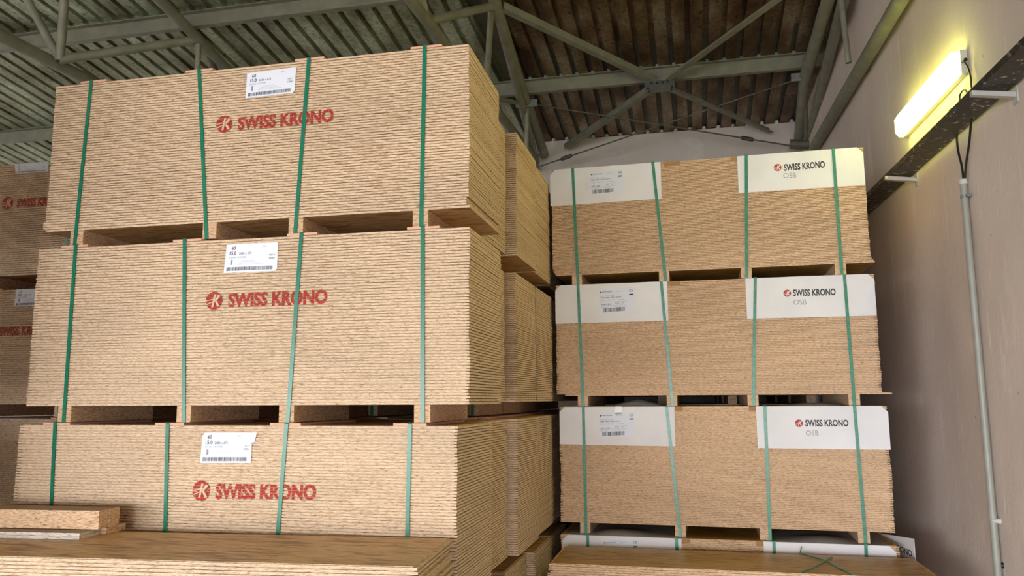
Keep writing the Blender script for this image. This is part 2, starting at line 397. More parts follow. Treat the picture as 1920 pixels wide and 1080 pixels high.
def left_pack(x, y, z, a, label, straps=None, bearers=None, slats=None, lab=None, logo=None, n=60, t=TL_, group=None, seed=1, dx=None,
              D=.675, count='60', thick='15.0', torn=False, name='board_pack', slat_t=SL, HB=.091):
    """x, y, z: front right bottom corner of the boards; a: yaw"""
    e = empty(name, (x, y, z-HB), a, label, 'board pack', group)
    rnd = random.Random(seed)
    add_boards(e, n, t, 2.5, D, HB, 'l', rnd, dx=dx)
    F = Face(x, y, z-HB, a); H = HB+n*t
    if bearers is None: bearers = [-2.33, -1.62, -1.02, -.30]
    for u in bearers: bearer(e, u, .082, HB, D, M['chip'])
    if slats is None: slats = [b+.02 for b in bearers]
    for u in slats:
        mb = MB(); mb.box((u-.085, -.001, H+.0004), (u+.085, D, H+slat_t-.0004)); mb.build('top_slat', M['slat'], e)
    if straps is None: straps = [(b, b) for b in bearers]
    for ut, ub in straps: strap_loop(e, ut, ub, H+slat_t, D, .021, M['strap'])
    if lab:
        fn, w, h = quad_fn(F.quad(lab)); label_left('label_sheet', fn, w, h, e, count, thick, torn)
    if logo:     # disc centre px, radius px, text left/right px on the baseline, cap height px
        (cx, cy), (c2x, c2y), (lx, ly), (rx, ry), cap = logo
        cu, cv = F.uv(cx, cy); eu, ev = F.uv(c2x, c2y); r = math.hypot(eu-cu, ev-cv)
        lu, lv = F.uv(lx, ly); ru, rv = F.uv(rx, ry); tu, tv = F.uv(lx, ly-cap)
        mb = MB(); fn = lambda u, v, d: (u, -.0035-d, v)
        disc(mb, fn, cu, cv, r, 0); k_mark(mb, fn, cu, cv, r, 1, .0006)
        sz = (tv-lv)/.70
        def f2(u, v, d):
            s = (u-lu)/(ru-lu); return (u, -.0035-d, v+(rv-lv)*s)
        put_text(mb, 'SWISS KRONO', f2, lu, lv, sz, 0, .045, 1, width=ru-lu)
        mb.build('printed_logo', [red_paint(z, t), M['edge_l']], e)['label'] = 'red printed logo and lettering'
    return e, F
G1 = 'strapped particle board packs in the front left stack'
Lx = [(-1.0789, 3.7008, .9595+2.1, .0132), (-1.0637, 3.6607, -.019+2.1, .016), (-1.1281, 3.6809, -.9917+2.1, .0106)]
def us(F, pts): return [F.uv(*p)[0] for p in pts]
def mk(i, topst, botst, bpx, by, spx, sy, HB=.090, **kw):
    x, y, z, a = Lx[i]; F = Face(x, y, z-HB, a)
    st = [(F.uv(*p)[0], F.uv(*q)[0]) for p, q in zip(topst, botst)]
    be = [F.uv((p[0]+p[1])/2, by)[0] for p in bpx]
    sl = [F.uv((p[0]+p[1])/2, sy_)[0] for p, sy_ in zip(spx, sy)]
    return left_pack(x, y, z, a, kw.pop('label'), st, be, sl, HB=HB, **kw)
mk(0, [(172,153),(374,130),(580,108),(797,83)], [(141,455),(388,446),(554,434),(790,422)],
   [(132,158),(380,406),(541,568),(774,802)], 430, [(150,201),(348,399),(553,608),(770,828)], [152,132,110,86],
   label='top pack of pale OSB boards in the front left stack, nearest the roof', n=60, seed=3,
   lab=[(461,185),(553,174),(556,126),(464,138)], logo=((421,233),(421,217),(446,243),(626,227),22),
   dx=lambda k, n: .006 if k < 1 else (0 if k > 3 else -.012))
mk(1, [(143,460),(347,449),(566,437),(793,424)], [(120,793),(345,793),(540,790),(793,788)],
   [(108,134),(332,357),(523,551),(777,806)], 775, [(115,165),(324,378),(540,593),(765,822)], [460,450,438,425],
   label='middle pack of pale OSB boards in the front left stack, between two others', HB=.0855, n=60, seed=4,
   lab=[(420,512),(520,508),(522,454),(426,459)], logo=((402,564),(402,547),(428,575),(614,568),24),
   dx=lambda k, n: .004 if k < 3 else 0)
mk(2, [(104,798),(315,795),(538,792),(769,790)], [(94,1060),(312,1062),(512,1064),(762,1066)],
   [(90,116),(300,326),(500,526),(750,776)], 1075, [(82,130),(290,345),(508,562),(740,797)], [797,795,793,791],
   label='bottom visible pack of pale OSB boards in the front left stack, behind the loose boards', n=60, seed=5,
   lab=[(376,868),(471,868),(474,811),(381,811)], logo=((378,920),(378,901),(404,934),(593,936),26), torn=True)
# pack on the floor under them
left_pack(-1.13, 3.69, FLOOR+.0915, .01, 'pale OSB pack on the floor beneath the front left stack, mostly hidden by loose boards', seed=8, n=60)

# left-hand column, a little farther back
lz = [3.064, 2.088, 1.108]
T18 = .905/52
left_pack(-3.76, 4.93, lz[0], 0, 'shaded upper OSB pack at the left edge, just under the roof', n=52, t=.868/52, seed=11, count='52', thick='18.0',
          lab=[(30,325),(91,322),(92,303),(28,308)], logo=((15,381),(15,369),(32,388),(121,383),15),
          straps=[(-2.3,-2.36),(-1.55,-1.5),(-.83,-.86),(-.22,-.22)], bearers=[-2.3,-1.5,-.86,-.22])
left_pack(-3.76, 4.93, lz[1], 0, 'shaded OSB pack at the left edge, second from the top, label half hidden', n=52, t=.868/52, seed=12, count='52', thick='18.0',
          lab=[(27,575),(93,572),(94,540),(31,543)], logo=((-14,620),(-14,607),(-2,629),(94,627),16),
          straps=[(-2.3,-2.36),(-1.55,-1.5),(-.83,-.80),(-.22,-.22)], bearers=[-2.3,-1.5,-.80,-.22])
left_pack(-3.76, 4.93, lz[2], 0, 'OSB pack at the lower left edge with a paper sheet lying on it', n=60, seed=13,
          bearers=[-2.3,-1.5,-.80,-.22])
left_pack(-3.76, 4.93, .124, 0, 'lowest OSB pack of the left edge column, hidden on the floor', n=60, seed=14, bearers=[-2.3,-1.5,-.80,-.22])
# paper lying on the lower left pack
mb = MB(); mb.box((-.39, -.02, 0), (0, .20, .003)); pp = mb.build('paper_sheet', M['paper'])
zt = 1.108+60*TL_+SL
pp.location = (-4.75, 4.96, zt-SL+.0012); pp.rotation_euler = (0, 0, .06)
tag(pp, 'white paper sheet lying flat in the gap on the lower left pack', 'paper')

# rows behind the front stack
def back_pack(px, py, row_y, z, label, seed, n=60, group='pale OSB packs in the rows behind the front stack', dx=0):
    X = atY(px, py, row_y).x
    return left_pack(X, row_y, z, 0, label, seed=seed, n=n, group=None)
R2, R3, R4, R5 = 4.40, 5.13, 5.85, 6.57
LV = [3.075, 2.09, 1.106, .124]
def bp(X, Y, lv, label, seed, n=60): return left_pack(X, Y, LV[lv], 0, label, seed=seed, n=n)
bp(-1.22, R2, 0, 'top OSB pack of the second row, hidden behind the front stack', 21)
bp(atY(946,690,R2+.675).x, R2, 1, 'OSB pack of the second row showing only a sliver beside the middle front pack', 22)
bp(atY(950,900,R2+.675).x, R2, 2, 'OSB pack of the second row beside the bottom front pack', 23)
bp(atY(958,1070,R2+.675).x-.02, R2, 3, 'lowest OSB pack of the second row on the floor', 24)
bp(atY(968,300,R3).x, R3, 0, 'highest OSB pack of the third row, right of the top front pack', 25)
bp(atY(967,600,R3).x, R3, 1, 'OSB pack of the third row at middle height, right of the middle front pack', 26)
bp(atY(971,900,R3).x, R3, 2, 'OSB pack of the third row with bright pink front edge, near the loose boards', 27)
bp(atY(995,1060,R3+.675).x-.03, R3, 3, 'lowest OSB pack of the third row on the floor', 28)
bp(atY(968,300,R3).x-.024, R4, 0, 'highest OSB pack of the fourth row, flush behind the third', 29)
bp(atY(1006,640,R4).x, R4, 1, 'OSB pack of the fourth row at middle height, jutting out past the third', 30)
bp(atY(1006,900,R4).x, R4, 2, 'OSB pack of the fourth row just above the floor level packs', 31)
bp(atY(1004,1060,R4).x, R4, 3, 'lowest OSB pack of the fourth row, front edge striped', 32)
bp(atY(1025,420,R5).x, R5, 0, 'highest OSB pack of the fifth row, beside the right stack', 33)
bp(min(atY(1042,650,R5).x, -1.19), R5, 1, 'OSB pack of the fifth row at middle height against the right stack', 34)
bp(atY(1034,860,R5).x, R5, 2, 'dark OSB pack of the fifth row in the gap beside the right stack', 35)
bp(atY(1034,1000,R5).x, R5, 3, 'lowest OSB pack of the fifth row in the dark gap', 36)

# ------------------------------------------------------------------ right stack
HR = .084; TR_ = .925/73; DR = 1.25
Rx_ = [(1.3491, 6.458, 1.0406+2.1, -.0115), (1.3734, 6.5, .0332+2.1, .004), (1.3884, 6.466, -.9803+2.1, -.02), (1.40, 6.42, -.9803+2.1-.925-HR-.002, -.01)]
def cover(e, F, side, q, seam, logo=None, lab=None, dent=False, top=.55, H=0):
    """folded cardboard sheet: front flap with one chamfered corner plus the flap over the top"""
    bl, br, tr, tl = F.quad(q)
    zt = H
    v0 = (bl[1]+br[1])/2; u0 = (bl[0]+tl[0])/2; u1 = (br[0]+tr[0])/2
    ch = .045; t = .003; y0 = -.0045
    if side == 'L': poly = [(u0, bl[1]), (u1, br[1]), (u1, zt), (u0+ch, zt), (u0, zt-ch)]
    else: poly = [(u0, bl[1]), (u1, br[1]), (u1, zt-ch), (u1-ch, zt), (u0, zt)]
    mb = MB()
    mb.prism(poly, lambda p, d: (p[0], d, p[1]), y0+t, y0, 0)
    # top flap as a gently bulging grid
    nx, ny = 24, 8; ua, ub = (u0+ch, u1) if side == 'L' else (u0, u1-ch)
    amp = .028 if not dent else .05
    vs = []
    rnd = random.Random(int(abs(u0)*1000))
    ph = rnd.uniform(.2, .8)
    for j in range(ny+1):
        for i in range(nx+1):
            s = i/nx; r = j/ny
            bul = amp*max(0, math.sin(math.pi*min(1, max(0, (s-ph*.25)/.75))))**2*math.sin(math.pi*min(1, r*1.6))
            if dent: bul = 1.35*amp*max(0, 1-abs(s-.66)/.30)*math.sin(math.pi*min(1, r*1.3+.05))
            for x_ in BEAR:     # pressed flat under the bearers above
                dd = abs(ua+(ub-ua)*s-x_)
                if dd < .10: bul *= max(0, (dd-.055)/.045)
            vs.append((ua+(ub-ua)*s, y0+(top-y0)*r, zt+.0006+bul*.9))
    fs = [(j*(nx+1)+i, j*(nx+1)+i+1, (j+1)*(nx+1)+i+1, (j+1)*(nx+1)+i) for j in range(ny) for i in range(nx)]
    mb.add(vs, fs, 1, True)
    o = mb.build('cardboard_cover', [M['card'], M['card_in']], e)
    fnl = lambda u, v, d: (u, y0-.0006-d, v)
    if logo:
        (cx, cy), rpx, (lx, ly), (rx, ry), cap, (ox, oy), (o2x, o2y), ocap = logo
        cu, cv = F.uv(cx, cy); eu, ev = F.uv(cx+rpx, cy); r = abs(eu-cu)
        lm = MB(); disc(lm, fnl, cu, cv, r, 0); k_mark(lm, fnl, cu, cv, r*.95, 1, .0005)
        def line(txt, l, r_, capx, bold, mi):
            lu, lv = F.uv(*l); ru, rv = F.uv(*r_); tu, tv = F.uv(l[0], l[1]-capx)
            f2 = lambda u, v, d: (u, y0-.0006-d, v+(rv-lv)*(u-lu)/(ru-lu))
            put_text(lm, txt, f2, lu, lv, (tv-lv)/.70, mi, bold, 1, width=ru-lu)
        line('SWISS KRONO', (lx, ly), (rx, ry), cap*1.12, .035, 2); line('OSB', (ox, oy), (o2x, o2y), ocap, -.004, 3)
        lm.build('printed_logo', [M['logo_red'], M['white_print'], M['ink_card'], M['ink_grey']], o)['label'] = 'printed red disc logo with dark lettering'
    if lab:
        fn, w, h = quad_fn(F.quad(lab), -y0); label_right(fn, w, h, o)
    if dent:
        a, b = F.uv(1153, 762), F.uv(1166, 777)
        tb = MB(); tb.box((a[0], y0-.002, b[1]), (b[0], y0-.0006, zt+.001)); tb.build('adhesive_tape', M['lacquer'], o)
    return o
def right_pack(i, label, topst, botst, bpx, by, cl, crr, lab, logo, n=73, seed=1, dent=False, dx=None, slats=()):
    global BEAR
    x, y, z, a = Rx_[i]
    e = empty('board_pack', (x, y, z-HR), a, label, 'board pack')
    F = Face(x, y, z-HR, a); H = HR+n*TR_
    add_boards(e, n, TR_, 2.5, DR, HR, 'r', random.Random(seed), jx=.0035, jy=.002, dx=dx)
    bu = [F.uv((p[0]+p[1])/2, by)[0] for p in bpx]
    for u in bu: bearer(e, u, .082, HR, DR, M['edge_r'], layers=2)
    st = [(F.uv(*p)[0], F.uv(*q)[0]) for p, q in zip(topst, botst)]
    BEAR = bu
    cover(e, F, 'L', cl, 0, lab=lab, dent=dent, H=H)
    cover(e, F, 'R', crr, 0, logo=logo, H=H)
    for ut, ub in st: strap_loop(e, ut, ub, H+.002, DR, .024, M['strap_r'], e=.0075)
    for k, (p, q, yy) in enumerate(slats):
        (a0, v0), (a1, v1) = F.uv(p, yy), F.uv(q, yy)
        s = MB(); s.box((a0, -.003, H-.035), (a1, .0, H-.001)); s.build('corner_strip', M['slat_b'], e)
    return e
right_pack(0, 'top OSB pack with white cardboard covers in the right stack, lit yellow by the lamp',
  [(1074,317),(1224,306),(1399,292),(1562,280)], [(1084,523),(1248,519),(1400,517),(1578,512)],
  [(1073,1090),(1236,1254),(1390,1409),(1566,1587)], 510,
  [(1033,387),(1240,373),(1239,304),(1031,320)], [(1384,362),(1621,347),(1619,275),(1383,292)],
  [(1105,368),(1168,362),(1168,318),(1106,323)], ((1458,314.5),7.2,(1470,320.5),(1547,314),10.5,(1469,334.5),(1493,333),9.5), seed=41,
  dx=lambda k, n: .03*max(0, (5-k)/5)**2 if k < 5 else 0, slats=((1244,1275,303),(1370,1383,293)))
right_pack(1, 'second OSB pack from the top of the right stack, with clean white cardboard covers',
  [(1084,537),(1240,531),(1416,524),(1583,518)], [(1094,762),(1261,761),(1413,763),(1602,764)],
  [(1084,1102),(1251,1269),(1402,1422),(1591,1613)], 752,
  [(1042,607),(1253,601),(1251,530),(1041,537)], [(1400,598),(1642,592),(1640,515),(1398,522)],
  [(1125,590),(1190,585),(1189,539),(1122,543)], ((1476,550),7.2,(1487,555),(1567,553),10.5,(1488,571.5),(1512,571),9.5), seed=42,
  dx=lambda k, n: .07 if k == 0 else 0, slats=((1252,1275,530),))
right_pack(2, 'third OSB pack down the right stack, cover dented and taped at its top edge',
  [(1094,764),(1250,763),(1434,763),(1602,764)], [(1099,997),(1276,1003),(1444,1010),(1623,1020)],
  [(1088,1107),(1266,1286),(1425,1445),(1608,1631)], 1000,
  [(1050,833),(1266,837),(1265,763),(1049,764)], [(1421,840),(1669,843),(1665,763),(1417,763)],
  [(1123,822),(1190,818),(1190,773),(1122,774)], ((1498,793.5),7.4,(1510,799),(1591,799),10.5,(1511,816.5),(1535,816.5),9.5), seed=43, dent=True,
  slats=((1266,1280,765),(1404,1417,764)))
right_pack(3, 'lowest OSB pack of the right stack, only its covered top showing above loose boards',
  [(1102,1001),(1268,1006),(1451,1014),(1623,1020)], [(1106,1230),(1280,1240),(1458,1250),(1630,1260)],
  [(1098,1117),(1266,1286),(1448,1468),(1622,1642)], 1250,
  [(1056,1072),(1279,1078),(1278,1002),(1054,997)], [(1434,1090),(1684,1096),(1680,1020),(1432,1012)],
  [(1131,1060),(1198,1060),(1197,1011),(1130,1012)], None, seed=44, slats=((1278,1293,1003),(1417,1432,1010)))

# unseen stack added left of the camera to shade the left-hand column
for lv, w in enumerate(('highest', 'second highest', 'third highest', 'lowest')):
    for j, yy in enumerate((2.20,)):
        left_pack(-3.64, yy-.08, LV[lv], 0, w+' OSB pack of the added shading stack left of the frame, '+'nearest row', seed=80+lv+4*j, n=60)
# packs behind the right stack and deeper in the dark gap
for i, (z, w) in enumerate(((3.152, 'highest'), (2.140, 'second highest'), (1.128, 'third highest'), (.116, 'lowest'))):
    for j, yy in enumerate((7.78, 9.06, 10.34)):
        e = empty('board_pack', (1.28-.02*j, yy, z-HR), 0, w+' brown OSB pack of the '+('first', 'second', 'third')[j]+' row hidden behind the right stack', 'board pack')
        add_boards(e, 73, TR_, 2.5, 1.22, HR, 'r', random.Random(60+i+j*7), jx=.003)
        for u in (-2.3, -1.6, -.95, -.25): bearer(e, u, .082, HR, 1.22, M['edge_r'], layers=2)
for lv, w in enumerate(('highest', 'second highest', 'third highest', 'lowest')):
    for k, (yy, row) in enumerate(((7.29, 'sixth'), (8.01, 'seventh'), (8.73, 'eighth'))):
        bp(-1.30-.03*k, yy, lv, w+' OSB pack of the '+row+' row, deep in the dark gap', 70+lv+5*k)

# ------------------------------------------------------------------ loose boards in the foreground
def loose(x, y, ztop, a, n, t, kind, label0, seed, D=.675, jx=.01, top=None, grp=None, labels=None):
    rnd = random.Random(seed); me = board_mesh(2.5, D, t, kind)
    for k in range(n):
        o = bpy.data.objects.new('loose_board', me); COL.objects.link(o)
        dx = rnd.uniform(-jx, jx); dy = rnd.uniform(-.004, .004)
        if top and k < len(top): dx = top[k]
        o.location = (x+dx, y+dy, ztop-(k+1)*t); o.rotation_euler = (0, 0, a+rnd.uniform(-.001, .001))
        lb = labels[k] if labels and k < len(labels) else label0
        tag(o, lb, 'board', grp)
FLt = atZ(785, 1062, 1.445)
print('left loose corner', FLt, atZ(875,1008,1.445), atZ(0,1042,1.445))
loose(-1.083, 3.012, 1.46, .088, 28, .0150, 'l', 'pale loose OSB board in the pile before the front left stack, below the top two', 51, D=.655,
      top=[0, .004, -.018, -.014], grp='loose boards stacked before the front left stack',
      labels=['topmost loose OSB board before the left stack, its streaky face showing', 'second loose OSB board from the top, before the left stack'])
loose(1.46, 5.60, .978, .004, 22, .0150, 'r', 'loose OSB board in the low pile before the right stack, below the topmost', 52, jx=.012,
      top=[0, .0, -.004, .006, -.012], grp='loose boards stacked before the right stack',
      labels=['topmost loose OSB board before the right stack, glossy golden face with strap scrap'])
def support(x, y, z1, a, W_, D, kind, label, n=3):
    pass
# timber supports that carry the two loose piles
def bearers_under(x, y, z, a, label, grp, cat='bearer'):
    for u in (-2.2, -1.25, -.3):
        mb = MB(); h = z-FLOOR; k = max(1, int(round(h/.1)))
        for i in range(k): mb.box((-.05, .04, i*h/k+.0005), (.05, .62, (i+1)*h/k-.0005))
        o = mb.build('timber_bearer', M['chip']); c, s = math.cos(a), math.sin(a)
        o.location = (x+c*u, y+s*u, FLOOR); o.rotation_euler = (0, 0, a); tag(o, label, cat, grp)
bearers_under(-1.083, 3.012, 1.46-28*.015, .088, 'chipboard bearer stack carrying the loose boards before the left stack', 'bearers under the left loose boards')
bearers_under(1.46, 5.60, .978-22*.015, .004, 'chipboard bearer stack carrying the loose boards before the right stack', 'bearers under the right loose boards')

# offcuts on the left pile: two long chunky beams on two thin strips
ZT = 1.46
p1 = atZ(148, 1012, ZT); p2 = atZ(233, 991, ZT)
print('strip corners', p1, p2)
SA = .088
def strip(name, xr, y0, z0, w, h, L, a, mat, label, cat, layers=1, grp=None):
    mb = MB()
    for i in range(layers): mb.box((-L, 0, i*h/layers+.0004), (0, w, (i+1)*h/layers-.0006))
    o = mb.build(name, mat); o.location = (xr, y0, z0); o.rotation_euler = (0, 0, a); return tag(o, label, cat, grp)
M['chip_pale'] = osb_edge('pale_chipboard', srgb(224,214,204), srgb(202,190,176), srgb(140,124,108), 9)
M['chip_top'] = plain('brown_chipboard_face', srgb(160,136,110), .7, noise=(60, .1, (1, 1, 1)))
def chunky(name, xr, y0, z0, w, h, L, a, mats, label, cat, layers=1):
    mb = MB()
    for i in range(layers):
        za, zb = z0+i*h/layers+.0005, z0+(i+1)*h/layers-.0005
        mb.add([(-L,0,za),(0,0,za),(0,w,za),(-L,w,za),(-L,0,zb),(0,0,zb),(0,w,zb),(-L,w,zb)], [(0,1,5,4),(1,2,6,5),(2,3,7,6),(3,0,4,7)], 0)
        mb.add([(-L,0,za),(0,0,za),(0,w,za),(-L,w,za),(-L,0,zb),(0,0,zb),(0,w,zb),(-L,w,zb)], [(0,3,2,1),(4,5,6,7)], 1)
    o = mb.build(name, mats); o.location = (xr, y0, 0); o.rotation_euler = (0, 0, a); return tag(o, label, cat)
w1 = (p2.y-p1.y)/2-.012
chunky('chipboard_strip', p1.x, p1.y, ZT, w1-.003, .030, 1.3, SA, [M['chip_pale'], M['chip_top']], 'front pale chipboard strip lying flat on the left loose board', 'chipboard strip', 2)
ca, sa = math.cos(SA), math.sin(SA)
chunky('chipboard_strip', p1.x+.03*ca-(w1+.002)*sa, p1.y+(w1+.002)*ca+.03*sa, ZT, w1, .032, 1.3, SA, [M['chip'], M['chip_top']], 'rear thin chipboard strip behind the pale one on the left loose board', 'chipboard strip', 2)
q1 = atZ(184, 993, ZT+.033)
print('beam corner', q1, atZ(225, 951, ZT+.115), atZ(185,958,ZT+.115))
chunky('chipboard_beam', q1.x, q1.y, ZT+.033, .075, .088, 1.3, SA, [M['chip'], M['chip_top']], 'front chunky chipboard beam on top of the thin strips at lower left', 'chipboard beam')
chunky('chipboard_beam', q1.x+.004-.077*sa, q1.y+.077*ca, ZT+.033, .075, .088, 1.3, SA, [M['chip'], M['chip_top']], 'rear chunky chipboard beam lying against the front left stack', 'chipboard beam')

# scrap of green strap on the right pile
def ztop(z): return z+.004
mb = MB()
pts = [atZ(1503,1031,.99), atZ(1500,1037,.983), atZ(1545,1050,.983), atZ(1600,1078,.983)]
pts[0].z = 1.01
pts2 = [atZ(1560,1044,.984), atZ(1545,1052,.986), atZ(1525,1064,.984), atZ(1500,1073,.983)]
for P in (pts, pts2): mb.tube([tuple(p) for p in P], .0045, 8)
o = mb.build('strap_scrap', M['strap_r']); tag(o, 'cut scrap of dark green strap crossed on the right loose boards', 'strap')

# loose cardboard flap standing beside the lowest right pack
mb = MB(); A = atY(1650, 999, 6.62); A2 = atY(1714, 1010, 6.40); 
zb = .62; t = .004
P = [Vector((A2.x-.36, 6.62+.12, zb)), Vector((A2.x, 6.40, zb)), Vector((A2.x, 6.40, A2.z)), Vector((A2.x-.36, 6.74, atY(1650, 999, 6.74).z))]
P[0].x = P[3].x = A2.x-.13; P[0].y = P[3].y = 7.05; P[3].z = atY(1655, 999, 7.05).z
nv = (P[1]-P[0]).cross(P[3]-P[0]).normalized()*t
mb.add(P+[p+nv for p in P], [(0,1,2,3),(7,6,5,4),(0,4,5,1),(1,5,6,2),(2,6,7,3),(3,7,4,0)], 0)
uvec = (P[1]-P[0]).normalized()
ln = (P[1]-P[0]).length
fnk = lambda u, v, d: tuple(P[0]+uvec*u+Vector((0, 0, v))+nv+nv.normalized()*(.001+d))
put_text(mb, 'KRONO', fnk, ln-.33, A2.z-zb-.135, .062, 1, .03, 1, width=.29)
o = mb.build('cardboard_flap', [M['card'], M['ink_card']]); tag(o, 'white cardboard flap lettered in black between lowest right pack and wall', 'cardboard')

# ------------------------------------------------------------------ setting
X0, YF = -17.0, -8.0
mb = MB(); mb.box((X0-6, -20, FLOOR-.2), (3.2, BACK_Y+.3, FLOOR)); struct(mb.build('floor', M['concrete']))
mb = MB(); a = 1.64; 
ya, yb = YF-.3, BACK_Y+.3
mb.add([(wallx(ya),ya,FLOOR),(wallx(yb),yb,FLOOR),(wallx(yb)+.3,yb,FLOOR),(wallx(ya)+.3,ya,FLOOR),
        (wallx(ya),ya,9.2),(wallx(yb),yb,9.2),(wallx(yb)+.3,yb,9.2),(wallx(ya)+.3,ya,9.2)],
       [(0,3,2,1),(4,5,6,7),(0,1,5,4),(1,2,6,5),(2,3,7,6),(3,0,4,7)], 0)
struct(mb.build('wall_right', M['wall_r']))
mb = MB(); mb.box((X0, BACK_Y, FLOOR), (wallx(BACK_Y)+.2, BACK_Y+.19, EAVE-.006)); struct(mb.build('wall_back', M['wall_b']))
# mortar lumps where the sheet ribs meet the wall
# front wall with the open gate
mb = MB(); mb.box((X0, YF-.25, FLOOR), (GATE[0], YF, 8.6)); mb.box((GATE[1], YF-.25, FLOOR), (wallx(YF)+.1, YF, 8.6)); mb.box((GATE[0], YF-.25, GATE[2]), (GATE[1], YF, 8.6))
struct(mb.build('wall_front', M['wall_b']))
mb = MB(); mb.box((X0-1.2, YF-.25, FLOOR), (X0-.9, BACK_Y+.3, 9.0)); struct(mb.build('wall_left', M['wall_b']))
# trapezoidal roof sheets
def roof(xa, xb, mat, name):
    p = .208; prof = []; x = xa; h = .068
    while x < xb:
        prof += [(x, 0), (x+.140, 0), (x+.146, h), (x+.201, h), (x+p-.0005, 0)]; x += p
    prof.append((x, 0)); mb = MB(); ys = [YF-.3, 3.2, 7.6, BACK_Y+.12]
    n = len(prof)
    for (y0, y1) in zip(ys[:-1], ys[1:]):
        vs = [(a, y0-.1, roofz(y0)+b-.004) for a, b in prof]+[(a, y1, roofz(y1)+b+.004) for a, b in prof]
        top = [(a, y0-.1, roofz(y0)+b+.03) for a, b in prof]+[(a, y1, roofz(y1)+b+.034) for a, b in prof]
        mb.add(vs, [(i, i+1, n+i+1, n+i) for i in range(n-1)], 0)
    struct(mb.build(name, mat))
SPLIT = -2.2
roof(SPLIT, 2.3, M['roof_b'], 'ceiling'); roof(X0-1.6+.002, SPLIT-.2, M['roof_g'], 'ceiling')
mb = MB(); mb.box((X0-1, YF-.2, 0), (2.6, BACK_Y+.35, .02)); mb.box((X0-1, BACK_Y+.20, -.4), (2.6, BACK_Y+.24, .0))
for i, v in enumerate(mb.v): mb.v[i] = (v[0], v[1], roofz(v[1])+.06+v[2])
struct(mb.build('ceiling', M['steel_d']))

# ------------------------------------------------------------------ roof steel
def chan(h, w, t):     # C profile opening towards +side
    return [(0,-h/2),(w,-h/2),(w,-h/2+t),(t,-h/2+t),(t,h/2-t),(w,h/2-t),(w,h/2),(0,h/2)]
def purlin(Y, label, clips=None, mat='steel'):
    h = .20; zc = roofz(Y)-h/2-.002
    e = empty('roof_purlin', (X0, Y, zc), 0, label, 'roof beam')
    mb = MB(); L = wallx(Y)-.03-X0
    prof = chan(h, .075, .012)
    n = len(prof); a = [(0, -x, z) for x, z in prof]; b = [(L, -x, z) for x, z in prof]
    mb.add(a+b, [list(range(n)), list(range(n, 2*n))[::-1]]+[(i, n+i, n+(i+1) % n, (i+1) % n) for i in range(n)], 0)
    mb.build('channel_beam', M[mat], e)
    if clips:
        x = clips[0]
        while x < clips[1]:
            c = MB(); c.box((x-X0-.02, -.10, h/2-.03), (x-X0+.02, -.07, h/2+.015)); c.build('sheet_clip', M['galv'], e); x += .208
    return e
purlin(9.85, 'grey roof beam nearest the back wall, crossed by the bolted plate', (-2.0, 1.5))
purlin(7.62, 'grey roof beam across the upper left, above the left truss pipes')
purlin(5.35, 'third roof beam from the back wall, overhead out of view')
purlin(3.0, 'fourth roof beam from the back wall, overhead out of view')
purlin(.6, 'fifth roof beam from the back wall, overhead out of view')

def pipe(parent, name, P, Q, r, mat='steel'):
    P, Q = Vector(P), Vector(Q); o = Vector(parent.location)
    mb = MB(); mb.tube([tuple(P-o), tuple(Q-o)], r, 16); return mb.build(name, M[mat], parent)
RO = -.26
def ext(P, Q, k): return tuple(Vector(P)+(Vector(Q)-Vector(P))*k)
# middle truss
jM = atY(1005, 302, 11.45)
tm = empty('roof_truss', (jM.x, 11.5, 5.74), 0, 'middle pipe truss rising beside the top front pack', 'roof truss')
b1, b2 = atZ(770, 0, jM.z), atZ(835, 85, jM.z)
pipe(tm, 'bottom_chord', jM, ext(jM, b1, 2.0), .058)
nM = atRoof(930, 10, RO); nE = atRoof(988, 196, RO); eM = atRoof(1020, 290, RO)
pipe(tm, 'top_chord', nE, ext(nE, nM, 3.6), .065)
pipe(tm, 'top_chord', nE, eM, .075)
pipe(tm, 'diagonal_pipe', nM, jM, .052)
pipe(tm, 'web_pipe', nM+Vector((-.05,0,0)), atZ(911, 181, jM.z), .036)
pipe(tm, 'web_pipe', nE, atY(987, 300, nE.y+.15), .034)
pipe(tm, 'web_pipe', atZ(800, 40, jM.z), nM, .045)
pipe(tm, 'web_pipe', atZ(800, 40, jM.z), atZ(800, 40, jM.z)+Vector((.02, -.9, 1.0)), .04)
pipe(tm, 'web_pipe', nE, atZ(911, 181, jM.z), .03)
g = MB(); g.box((-.16,-.02,-.12), (.05,.0,.10)); go = g.build('end_plate', M['steel_d'], tm); go.location = Vector(jM)-Vector(tm.location)+Vector((0,-.02,0))
g = MB(); g.box((-.13,-.012,-.05), (.16,.0,.05)); go = g.build('tie_bracket', M['galv'], tm); go.location = nE-Vector(tm.location)+Vector((0,-.08,-.02))
# left truss
jL = atZ(112, 112, 5.74)
tl = empty('roof_truss', (jL.x, 11.5, 5.74), 0, 'left pipe truss with web pipes meeting at a node near the upper left corner', 'roof truss')
L1 = atZ(0, 65, 5.74); L2 = atZ(165, 150, 5.74)
dirL = Vector((.03, 1, 0))
pipe(tl, 'bottom_chord', L2+dirL*4.0, L2-dirL*6, .068)
tA, tB = atRoof(300, 0, RO), atRoof(372, 74, RO)
pipe(tl, 'top_chord', tB+(tB-tA).normalized()*3.2, tB-(tB-tA).normalized()*6, .062)
pipe(tl, 'web_pipe', jL, atRoof(35, -30, RO), .044)
pipe(tl, 'web_pipe', jL, atRoof(124, -40, RO), .046)
pipe(tl, 'web_pipe', jL, tB, .05)
pipe(tl, 'web_pipe', tB, atY(369, 165, tB.y+.1), .034)
pipe(tl, 'web_pipe', tB, atY(450, 210, tB.y+1.6), .034)
pipe(tl, 'web_pipe', jL+dirL*3.4, tB+(tB-tA).normalized()*.2, .04, 'steel_d')
